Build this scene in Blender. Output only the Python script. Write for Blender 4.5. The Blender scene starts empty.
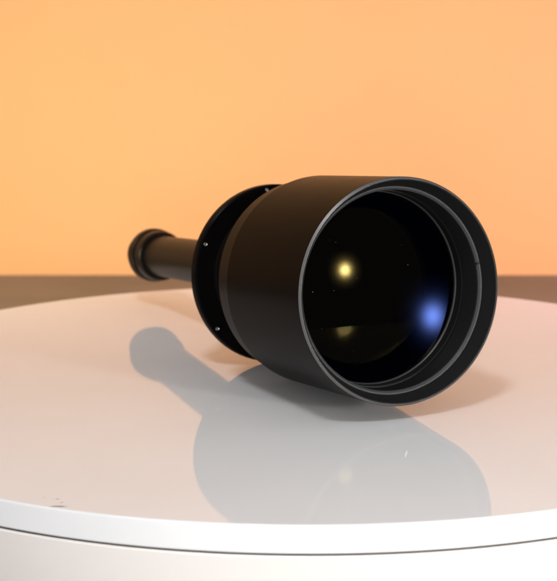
import bpy, bmesh, math, random
from mathutils import Vector, Matrix

random.seed(7)
S = 0.05                      # metres per working unit (one unit = the radius of the big barrel)
scene = bpy.context.scene
col = scene.collection

# ------------------------------------------------------------------ camera
PITCH = 0.1790
cam_data = bpy.data.cameras.new("camera")
cam = bpy.data.objects.new("camera", cam_data)
col.objects.link(cam)
cam.location = (0, 0, 3.4581 * S)
cam.rotation_euler = (math.pi / 2 - PITCH, 0, 0)
cam_data.sensor_fit = 'HORIZONTAL'
cam_data.sensor_width = 36.0
cam_data.lens = 1500.0 / 557.0 * 36.0
cam_data.clip_start = 0.02
cam_data.clip_end = 50
cam_data.dof.use_dof = True
cam_data.dof.focus_distance = 12.7 * S
cam_data.dof.aperture_fstop = 22
scene.camera = cam
scene.cycles.sample_clamp_indirect = 7
scene.cycles.caustics_reflective = False
scene.cycles.use_adaptive_sampling = False
scene.cycles.sampling_pattern = 'TABULATED_SOBOL'
scene.cycles.denoising_prefilter = 'ACCURATE'

# ------------------------------------------------------------------ colour management, world
scene.view_settings.view_transform = 'Standard'
scene.view_settings.look = 'None'
scene.view_settings.exposure = 0
scene.view_settings.gamma = 1
scene.view_settings.use_curve_mapping = False
world = bpy.data.worlds.new("World")
scene.world = world
world.use_nodes = True
bg = world.node_tree.nodes["Background"]
bg.inputs[0].default_value = (0.97, 0.98, 1.0, 1)
bg.inputs[1].default_value = 0.43


# ------------------------------------------------------------------ studio lamps
def area(name, loc, target, size, power, color, shape='DISK', size_y=None, spread=math.pi):
    d = bpy.data.lights.new(name, 'AREA')
    d.shape = shape
    d.size = size * S
    if size_y:
        d.size_y = size_y * S
    d.energy = power
    d.color = color
    d.spread = spread
    o = bpy.data.objects.new(name, d)
    col.objects.link(o)
    o.location = Vector(loc) * S
    o.rotation_euler = (Vector(target) - Vector(loc)).to_track_quat('-Z', 'Y').to_euler()
    return o


LENS_P = (1.05, 12.6, 1.1)
def hot_centre(o, strength):
    """a diffuser that is brightest in the middle and falls off softly to its edge"""
    d = o.data
    d.use_nodes = True
    nt = d.node_tree
    em = nt.nodes["Emission"]
    geo = nt.nodes.new("ShaderNodeNewGeometry")
    sub = nt.nodes.new("ShaderNodeVectorMath"); sub.operation = 'SUBTRACT'
    sub.inputs[1].default_value = (0.5, 0.5, 0)
    ln = nt.nodes.new("ShaderNodeVectorMath"); ln.operation = 'DOT_PRODUCT'
    st = nt.nodes.new("ShaderNodeMath"); st.operation = 'MULTIPLY'; st.inputs[1].default_value = strength
    nt.links.new(geo.outputs["Parametric"], sub.inputs[0])
    nt.links.new(sub.outputs[0], ln.inputs[0])
    nt.links.new(sub.outputs[0], ln.inputs[1])
    tot = nt.nodes.new("ShaderNodeMath"); tot.operation = 'ADD'
    for k, (fall, weight) in enumerate(((-60.0, 1.0), (-19.0, 0.09))):
        ml = nt.nodes.new("ShaderNodeMath"); ml.operation = 'MULTIPLY'; ml.inputs[1].default_value = fall
        ex = nt.nodes.new("ShaderNodeMath"); ex.operation = 'EXPONENT'
        wt = nt.nodes.new("ShaderNodeMath"); wt.operation = 'MULTIPLY'; wt.inputs[1].default_value = weight
        nt.links.new(ln.outputs["Value"], ml.inputs[0])
        nt.links.new(ml.outputs[0], ex.inputs[0])
        nt.links.new(ex.outputs[0], wt.inputs[0])
        nt.links.new(wt.outputs[0], tot.inputs[k])
    nt.links.new(tot.outputs[0], st.inputs[0])
    nt.links.new(st.outputs[0], em.inputs["Strength"])


key = area("key_lamp", (9.8, 2.63, 2.83), LENS_P, 3.7, 3.04, (1.0, 0.97, 0.92), 'SQUARE')
hot_centre(key, 15.0)
area("front_softbox", (-0.8, -3.0, 2.4), (-0.8, 12, 0.2), 3.0, 2.25, (1.0, 0.98, 0.98), 'SQUARE')
area("overhead_softbox", (-3.8, -3.0, 26.0), (0.6, 13.5, 0), 4.4, 7.8, (0.96, 0.97, 1.0), 'SQUARE')
G = math.radians(105)
area("added_wall_fill_left", (-9.0, 17.5, 1.7), (2.6, 25.6, 0.3), 3.0, 0.54, (1.0, 0.94, 0.62), 'SQUARE', spread=G)  # unseen pair of lamps, added to brighten and tint the wall
area("added_wall_fill_right", (9.5, 17.5, 1.7), (-1.2, 25.6, 0.3), 3.0, 0.58, (1.0, 0.58, 0.90), 'SQUARE', spread=G)


# ------------------------------------------------------------------ materials
def principled(name, base, rough=0.5, metallic=0.0, spec=0.5):
    m = bpy.data.materials.new(name)
    m.use_nodes = True
    b = m.node_tree.nodes["Principled BSDF"]
    b.inputs["Base Color"].default_value = (*base, 1)
    b.inputs["Roughness"].default_value = rough
    b.inputs["Metallic"].default_value = metallic
    b.inputs["Specular IOR Level"].default_value = spec
    return m, b


def add_noise(m, b, scale, lo, hi, bump=0.0, detail=4.0, rough=None):
    """grain: the base colour varies between lo and hi, with a matching fine relief"""
    nt = m.node_tree
    tc = nt.nodes.new("ShaderNodeTexCoord")
    n = nt.nodes.new("ShaderNodeTexNoise")
    n.inputs["Scale"].default_value = scale
    n.inputs["Detail"].default_value = detail
    nt.links.new(tc.outputs["Object"], n.inputs["Vector"])
    r = nt.nodes.new("ShaderNodeValToRGB")
    r.color_ramp.elements[0].position = 0.3
    r.color_ramp.elements[1].position = 0.7
    r.color_ramp.elements[0].color = (*lo, 1)
    r.color_ramp.elements[1].color = (*hi, 1)
    nt.links.new(n.outputs["Fac"], r.inputs["Fac"])
    nt.links.new(r.outputs["Color"], b.inputs["Base Color"])
    if rough:
        mr = nt.nodes.new("ShaderNodeMapRange")
        mr.inputs["To Min"].default_value = rough[0]
        mr.inputs["To Max"].default_value = rough[1]
        nt.links.new(n.outputs["Fac"], mr.inputs["Value"])
        nt.links.new(mr.outputs["Result"], b.inputs["Roughness"])
    if bump:
        n2 = nt.nodes.new("ShaderNodeTexNoise")
        n2.inputs["Scale"].default_value = scale * 12
        n2.inputs["Detail"].default_value = 3
        nt.links.new(tc.outputs["Object"], n2.inputs["Vector"])
        bp = nt.nodes.new("ShaderNodeBump")
        bp.inputs["Strength"].default_value = bump
        bp.inputs["Distance"].default_value = 0.0002
        nt.links.new(n2.outputs["Fac"], bp.inputs["Height"])
        nt.links.new(bp.outputs["Normal"], b.inputs["Normal"])


mat_wall, b = principled("orange_painted_wall", (0.85, 0.42, 0.14), 0.75)
add_noise(mat_wall, b, 3.0, (0.87, 0.44, 0.165), (0.90, 0.46, 0.175), bump=0.15)
mat_table, b = principled("brown_table_board", (0.20, 0.12, 0.07), 0.6)
add_noise(mat_table, b, 14.0, (0.17, 0.13, 0.088), (0.22, 0.17, 0.12), bump=0.3)
mat_disc, b = principled("white_gloss_laminate", (0.78, 0.78, 0.77), 0.06, 0.0, 0.36)
add_noise(mat_disc, b, 9.0, (0.75, 0.75, 0.75), (0.785, 0.785, 0.785), rough=(0.026, 0.05))
mat_base, b = principled("white_turntable_plastic", (0.74, 0.70, 0.665), 0.35)
mat_gap, b = principled("dark_gap_shade", (0.012, 0.011, 0.010), 0.7)  # near-black stands in for the shade inside the seam gap
mat_scuff, b = principled("grey_scuff", (0.22, 0.20, 0.19), 0.6)
mat_tail, b = principled("warm_black_tube", (0.010, 0.006, 0.004), 0.36, 0.0, 0.12)
mat_faint, b = principled("faint_scuff", (0.42, 0.40, 0.39), 0.5)
mat_glint, b = principled("painted_white_glint", (0.92, 0.92, 0.92), 0.6)
mat_black, b = principled("black_anodised_aluminium", (0.012, 0.011, 0.011), 0.32, 0.0, 0.035)
add_noise(mat_black, b, 60.0, (0.0022, 0.0018, 0.0017), (0.0034, 0.0028, 0.0026), bump=0.06, rough=(0.29, 0.36))
mat_neck, b = principled("satin_black_neck", (0.006, 0.005, 0.0045), 0.32, 0.0, 0.09)
mat_edge, b = principled("worn_black_edge", (0.145, 0.14, 0.136), 0.45, metallic=0.8)
mat_bore, b = principled("matt_black_bore", (0.004, 0.004, 0.004), 0.6, 0.0, 0.12)
mat_ring, b = principled("satin_black_ring", (0.010, 0.010, 0.010), 0.4, 0.0, 0.25)
mat_lip, b = principled("grey_worn_lip", (0.032, 0.032, 0.034), 0.5, 0.0, 0.3)
mat_ring_edge, b = principled("bright_ring_edge", (0.36, 0.36, 0.36), 0.28, metallic=0.9)
mat_screw, b = principled("bright_screw_steel", (0.6, 0.58, 0.55), 0.3, metallic=1.0)
mat_dust, b = principled("pale_dust", (0.06, 0.058, 0.055), 0.9)
mat_dark, b = principled("notch_shade", (0.004, 0.004, 0.004), 0.8)


def coated(name, tint, fac, rough, body=None):
    """a coated optical surface: a faint tinted mirror over clear glass (or over a black interior)"""
    m = bpy.data.materials.new(name)
    m.use_nodes = True
    nt = m.node_tree
    nt.nodes.remove(nt.nodes["Principled BSDF"])
    out = nt.nodes["Material Output"]
    g = nt.nodes.new("ShaderNodeBsdfGlossy")
    g.inputs["Color"].default_value = (*tint, 1)
    g.inputs["Roughness"].default_value = rough
    if body is None:
        t = nt.nodes.new("ShaderNodeBsdfTransparent")
        t.inputs["Color"].default_value = (0.08, 0.08, 0.08, 1)
    else:
        t = nt.nodes.new("ShaderNodeBsdfDiffuse")
        t.inputs["Color"].default_value = (*body, 1)
    mx = nt.nodes.new("ShaderNodeMixShader")
    mx.inputs[0].default_value = fac
    nt.links.new(t.outputs[0], mx.inputs[1])
    nt.links.new(g.outputs[0], mx.inputs[2])
    nt.links.new(mx.outputs[0], out.inputs["Surface"])
    return m


mat_front_glass = coated("amber_coated_glass", (0.96, 0.74, 0.25), 0.0044, 0.03)
mat_inner_glass = coated("blue_coated_glass", (0.17, 0.29, 1.0), 0.36, 0.04, (0.002, 0.002, 0.002))


# ------------------------------------------------------------------ helpers
def tag(o, label=None, cat=None, group=None, kind=None):
    if label: o["label"] = label
    if cat: o["category"] = cat
    if group: o["group"] = group
    if kind: o["kind"] = kind
    return o


def link(name, bm, mat, parent=None, smooth=True, angle=32):
    bmesh.ops.recalc_face_normals(bm, faces=bm.faces[:])
    me = bpy.data.meshes.new(name)
    bm.to_mesh(me)
    bm.free()
    if smooth:
        me.polygons.foreach_set("use_smooth", [True] * len(me.polygons))
        me.set_sharp_from_angle(angle=math.radians(angle))
    me.materials.append(mat)
    o = bpy.data.objects.new(name, me)
    col.objects.link(o)
    o.parent = parent
    return o


def lathe(profile, seg=128, axis='Y', origin=(0, 0, 0), closed=False, radial=None):
    """revolve (position along axis, radius) pairs; working units in, metres out"""
    bm = bmesh.new()
    rows = []
    sup = []                                   # support loops keep the shading of long faces flat
    m = len(profile)
    for k in range(m):
        a, b = profile[k], profile[(k + 1) % m]
        sup.append(a)
        if k == m - 1 and not closed:
            break
        ln = math.hypot(b[0] - a[0], b[1] - a[1])
        if ln > 0.08:
            for t in (0.008 / ln, 1 - 0.008 / ln):
                sup.append((a[0] + (b[0] - a[0]) * t, a[1] + (b[1] - a[1]) * t))
    profile = sup
    for s, r in profile:
        if r < 1e-6:
            p = (origin[0], origin[1] + s, origin[2]) if axis == 'Y' else (origin[0], origin[1], origin[2] + s)
            rows.append([bm.verts.new(Vector(p) * S)])
            continue
        row = []
        for i in range(seg):
            a = 2 * math.pi * i / seg
            rr = r * (radial(i, s, r) if radial else 1.0)
            if axis == 'Y':
                p = (origin[0] + rr * math.cos(a), origin[1] + s, origin[2] + rr * math.sin(a))
            else:
                p = (origin[0] + rr * math.cos(a), origin[1] + rr * math.sin(a), origin[2] + s)
            row.append(bm.verts.new(Vector(p) * S))
        rows.append(row)
    n = len(rows)
    for k in range(n if closed else n - 1):
        A, B = rows[k], rows[(k + 1) % n]
        for i in range(seg):
            j = (i + 1) % seg
            if len(A) == 1 and len(B) == 1:
                break
            if len(A) == 1:
                bm.faces.new((A[0], B[j], B[i]))
            elif len(B) == 1:
                bm.faces.new((A[i], A[j], B[0]))
            else:
                bm.faces.new((A[i], A[j], B[j], B[i]))
    return bm


def box(x0, x1, y0, y1, z0, z1):
    bm = bmesh.new()
    v = [bm.verts.new(Vector(p) * S) for p in ((x0, y0, z0), (x1, y0, z0), (x1, y1, z0), (x0, y1, z0),
                                               (x0, y0, z1), (x1, y0, z1), (x1, y1, z1), (x0, y1, z1))]
    for f in ((0, 1, 2, 3), (4, 5, 6, 7), (0, 1, 5, 4), (1, 2, 6, 5), (2, 3, 7, 6), (3, 0, 4, 7)):
        bm.faces.new([v[i] for i in f])
    return bm


# ------------------------------------------------------------------ the setting
HB = 0.9                                       # turntable height
WALL_Y = (3.4581 + HB) / math.tan(PITCH - 15.5 / 1500)
tag(link("wall", box(-26, 26, WALL_Y, WALL_Y + 0.5, -HB - 1, 22), mat_wall, smooth=False), kind="structure")
tag(link("tabletop", box(-26, 26, 9.6, WALL_Y - 0.02, -HB - 0.5, -HB), mat_table, smooth=False), kind="structure")

# ------------------------------------------------------------------ the turntable
XD, YD, RD, H1 = 0.224, 14.7037, 4.7436, 0.2141
turn = bpy.data.objects.new("turntable", None)
col.objects.link(turn)
turn.empty_display_size = 0.02
turn.location = Vector((XD, YD, -HB)) * S
tag(turn, "round white glossy display turntable carrying the black lens, dark seam round its rim", "turntable")
e = 0.012
GAP = 0.016
link("platter", lathe([(HB - H1, 0), (HB - H1, RD - e), (HB - H1 + e, RD), (HB - e, RD), (HB - e * .3, RD - e * .3), (HB, RD - e), (HB, 0)],
                      256, 'Z'), mat_disc, turn)
link("seam_shade_ring", lathe([(HB - H1 - GAP - .02, RD - .1), (HB - H1 - GAP - .02, RD - .03), (HB - H1 + .001 - .002, RD - .03), (HB - H1 - .001, RD - .1)],
                        256, 'Z', closed=True), mat_gap, turn)
zt = HB - H1 - GAP
link("base", lathe([(0, 0), (0, RD), (zt - e, RD), (zt, RD - e), (zt, 0)], 256, 'Z'), mat_base, turn)

# ------------------------------------------------------------------ the lens
AZ, TILT = 0.4504, -0.0862
ax = Vector((-math.sin(AZ) * math.cos(TILT), math.cos(AZ) * math.cos(TILT), math.sin(TILT)))
e1 = Vector((math.cos(AZ), math.sin(AZ), 0))
e2 = e1.cross(ax)
C = Vector((1.0746, 12.7936, 1.1288))          # centre of the front rim
L1, L2, L3, L4 = 1.5362, 2.6194, 5.7405, 6.0781
RF = 0.9067
base_pt = C + ax * L1
base_pt.z = 0
lens = bpy.data.objects.new("telecentric_lens", None)
col.objects.link(lens)
lens.empty_display_size = 0.02
M = Matrix((e1, ax, e2)).transposed()
lens.matrix_world = Matrix.Translation(base_pt * S) @ M.to_4x4()
INNER_TILT = -1.0
O = M.transposed() @ (C - base_pt)             # front centre in the lens's own frame
tag(lens, "big black telecentric lens lying on the white turntable, wide glass end towards the viewer", "camera lens")


def turned(name, prof, mat, parent=lens, seg=160, closed=False, radial=None, angle=32):
    return link(name, lathe(prof, seg, 'Y', O, closed, radial), mat, parent, angle=angle)


c = 0.018
# outer sleeve of the barrel (closed shell, open in front for the optics)
turned("barrel", [(0.022, 1.0), (L1 - 0.025, 1.0), (L1 - 0.025, 0.98), (L1, 0.965), (L1, 0.60), (L1 - .1, 0.60), (L1 - .1, 0.93), (0.17, 0.93), (0.17, 0.985), (0.022, 0.985)],
       mat_black, closed=True, seg=192)
turned("front_rim", [(0.0218, 0.9985), (0.019, 0.9985), (0.002, 0.981), (0.002, 0.978), (0.0218, 0.978)], mat_edge, closed=True, seg=192)
turned("rear_edge", [(L1 - 0.0248, 0.9985), (L1 - 0.020, 0.9985), (L1 + .001, 0.978), (L1 + .001, 0.97), (L1 - 0.0248, 0.97)], mat_edge, closed=True, seg=192)
# flared mouth with fine filter thread, then the lighter lip
thread = []
for k in range(9):
    s0 = 0.004 + k * 0.0155
    r0 = 0.969 - k * 0.006
    thread += [(s0, r0), (s0 + 0.008, r0 - 0.004)]
turned("filter_thread", [(0.022, 0.984), (0.0, 0.979)] + thread + [(0.15, 0.915), (0.165, 0.925)], mat_ring, angle=20)
turned("front_lip", [(0.148, 0.918), (0.150, 0.900), (0.165, 0.885), (0.185, 0.885), (0.185, 0.93)], mat_lip)
bore = [(0.18, 0.893)]
for k in range(14):
    s0 = 0.19 + k * 0.022
    bore += [(s0, 0.895), (s0 + 0.011, 0.887)]
turned("bore", bore + [(0.55, 0.893), (0.80, 0.893)], mat_bore, angle=20)
turned("retaining_ring", [(0.41, 0.890), (0.41, 0.876), (0.42, 0.870), (0.49, 0.872), (0.51, 0.870), (0.66, 0.870), (0.66, 0.890)], mat_ring, closed=True)
turned("inner_retaining_edge", [(0.508, 0.8720), (0.506, 0.868), (0.515, 0.862), (0.535, 0.862), (0.535, 0.8720)], mat_ring_edge, closed=True)


def cap_profile(s_edge, r_edge, R, convex, n=24):
    """spherical surface meeting the mount at (s_edge, r_edge); convex bulges to the front"""
    out = []
    for i in range(n + 1):
        r = r_edge * (1 - i / n)
        sag = math.sqrt(R * R - r * r) - math.sqrt(R * R - r_edge * r_edge)
        out.append((s_edge - sag if convex else s_edge + sag, r))
    return out


turned("front_element", cap_profile(0.54, 0.868, 3.0, True), mat_front_glass, angle=60)
inner = turned("inner_element", cap_profile(0.56, 0.868, 3.85, False), mat_inner_glass, angle=60)
hinge = (O + Vector((0, 0.56, 0))) * S
inner.matrix_local = Matrix.Translation(hinge) @ Matrix.Rotation(math.radians(INNER_TILT), 4, 'X') @ Matrix.Translation(-hinge)   # seated very slightly out of square
# neck, mounting flange with its ring of screws, cone and tail tube
turned("rear_step", [(L1 - .005, 0.94), (L1 - .005, 0.955), (L1 + .26, 0.955), (L1 + .29, 0.935), (L1 + .29, 0.66)], mat_neck, seg=192)
turned("neck", [(L1 + .27, 0.68), (2.47, 0.68), (2.505, 0.70)], mat_neck)
fl = turned("mounting_flange", [(2.50, 0.5), (2.50, RF - .02), (2.512, RF - .004), (2.53, RF), (L2 - .02, RF), (L2, RF - .02), (L2, 0.5)], mat_black, seg=192, closed=True)
for k in range(6):
    a = math.radians(96 + 60 * k)
    cx, cz = 0.857 * math.cos(a), 0.857 * math.sin(a)
    o2 = O + Vector((cx, 2.5, cz))
    link("screw", lathe([(-.010, 0.0), (-.010, 0.008), (-.018, 0.010), (-.020, 0.014), (-.013, 0.018), (0.004, 0.019)], 20, 'Y', o2), mat_screw, fl)
turned("tail_cone", [(L2 - .005, 0.80), (L2 + .05, 0.80), (L2 + .1, 0.77), (3.35, 0.36), (3.55, 0.30), (3.6, 0.27)], mat_tail)
turned("tail_tube", [(3.55, 0.28), (3.60, 0.262), (3.70, 0.250), (L3 + .02, 0.245)], mat_tail, seg=96)


def knurl(i, s, r):
    return 1.0 - (0.022 if i % 2 else 0.0)


turned("locking_ring", [(L3 - .03, 0.24), (L3 - .03, 0.285), (L3, 0.30), (L3 + .12, 0.305), (L3 + .135, 0.292), (L3 + .16, 0.292), (L3 + .16, 0.24)], mat_tail, seg=96, closed=True)
turned("knurled_ring", [(L3 + .165, 0.24), (L3 + .165, 0.31), (L3 + .185, 0.324), (L4 - .05, 0.328), (L4 - .02, 0.318), (L4 - .02, 0.24)], mat_tail, seg=120, closed=True, radial=knurl, angle=15)
turned("rear_mount", [(L4 - .02, 0.30), (L4 + .02, 0.295), (L4 + .03, 0.25), (L4 + .18, 0.25), (L4 + .18, 0.20), (L4 - .01, 0.20)], mat_tail, seg=96, closed=True)

# spanner notch on the lip: a small black box, the slot's shade put into its colour
an = math.radians(11.6)
bm = box(-.012, .016, 0.1465, 0.170, -.010, .010)
bm.transform(Matrix.Translation(O * S) @ Matrix.Rotation(-an, 4, 'Y') @ Matrix.Translation(Vector((0.896, 0, 0)) * S))
link("spanner_notch_shade_box", bm, mat_dark, lens, smooth=False)

# specks of dust lying on the front glass
Rg, sg = 3.0, math.sqrt(9.0 - 0.868 ** 2)
bm = bmesh.new()
for k in range(13):
    r, a = 0.8 * math.sqrt(random.random()), random.uniform(0, 2 * math.pi)
    x, z = r * math.cos(a), r * math.sin(a)
    y = 0.54 - (math.sqrt(Rg * Rg - r * r) - sg) - 0.001
    q = random.choice((0.0025, 0.003, 0.004, 0.006))
    bmesh.ops.create_icosphere(bm, subdivisions=1, radius=q * S, matrix=Matrix.Translation((O + Vector((x, y, z))) * S) @ Matrix.Diagonal((1, .4, random.uniform(.6, 1.4), 1)))
tag(link("dust_speck", bm, mat_dust, lens), kind="stuff")

# grey scuffs near the front edge of the platter, and one painted glint
SC = Vector((-XD, -YD, HB))
def platter_mark(x, y, lx, ly, rot, mat):
    bm = bmesh.new()
    n = 14
    top, bot = [], []
    for i in range(n + 1):
        t = i / n
        w = ly * math.sin(math.pi * min(max(t, .02), .98)) * random.uniform(.6, 1.0)
        px = (t - .5) * lx
        for lst, sgn in ((top, 1), (bot, -1)):
            u, v = px, sgn * w + .15 * ly * math.sin(5 * t)
            lst.append(bm.verts.new((SC + Vector((x + u * math.cos(rot) - v * math.sin(rot), y + u * math.sin(rot) + v * math.cos(rot), 0.0015))) * S))
    for i in range(n):
        bm.faces.new((top[i], top[i + 1], bot[i + 1], bot[i]))
    return link("scuff_or_glint", bm, mat, turn, smooth=False)
platter_mark(-1.59, 10.367, 0.135, 0.014, 0.02, mat_scuff)
platter_mark(-1.575, 10.455, 0.03, 0.008, 0.3, mat_faint)
platter_mark(-1.62, 10.535, 0.035, 0.009, -0.2, mat_faint)
platter_mark(-1.725, 10.57, 0.025, 0.007, 0.1, mat_faint)
platter_mark(1.031, 11.69, 0.23, 0.010, 1.42, mat_glint)  # lens glint painted on the platter as a white sliver
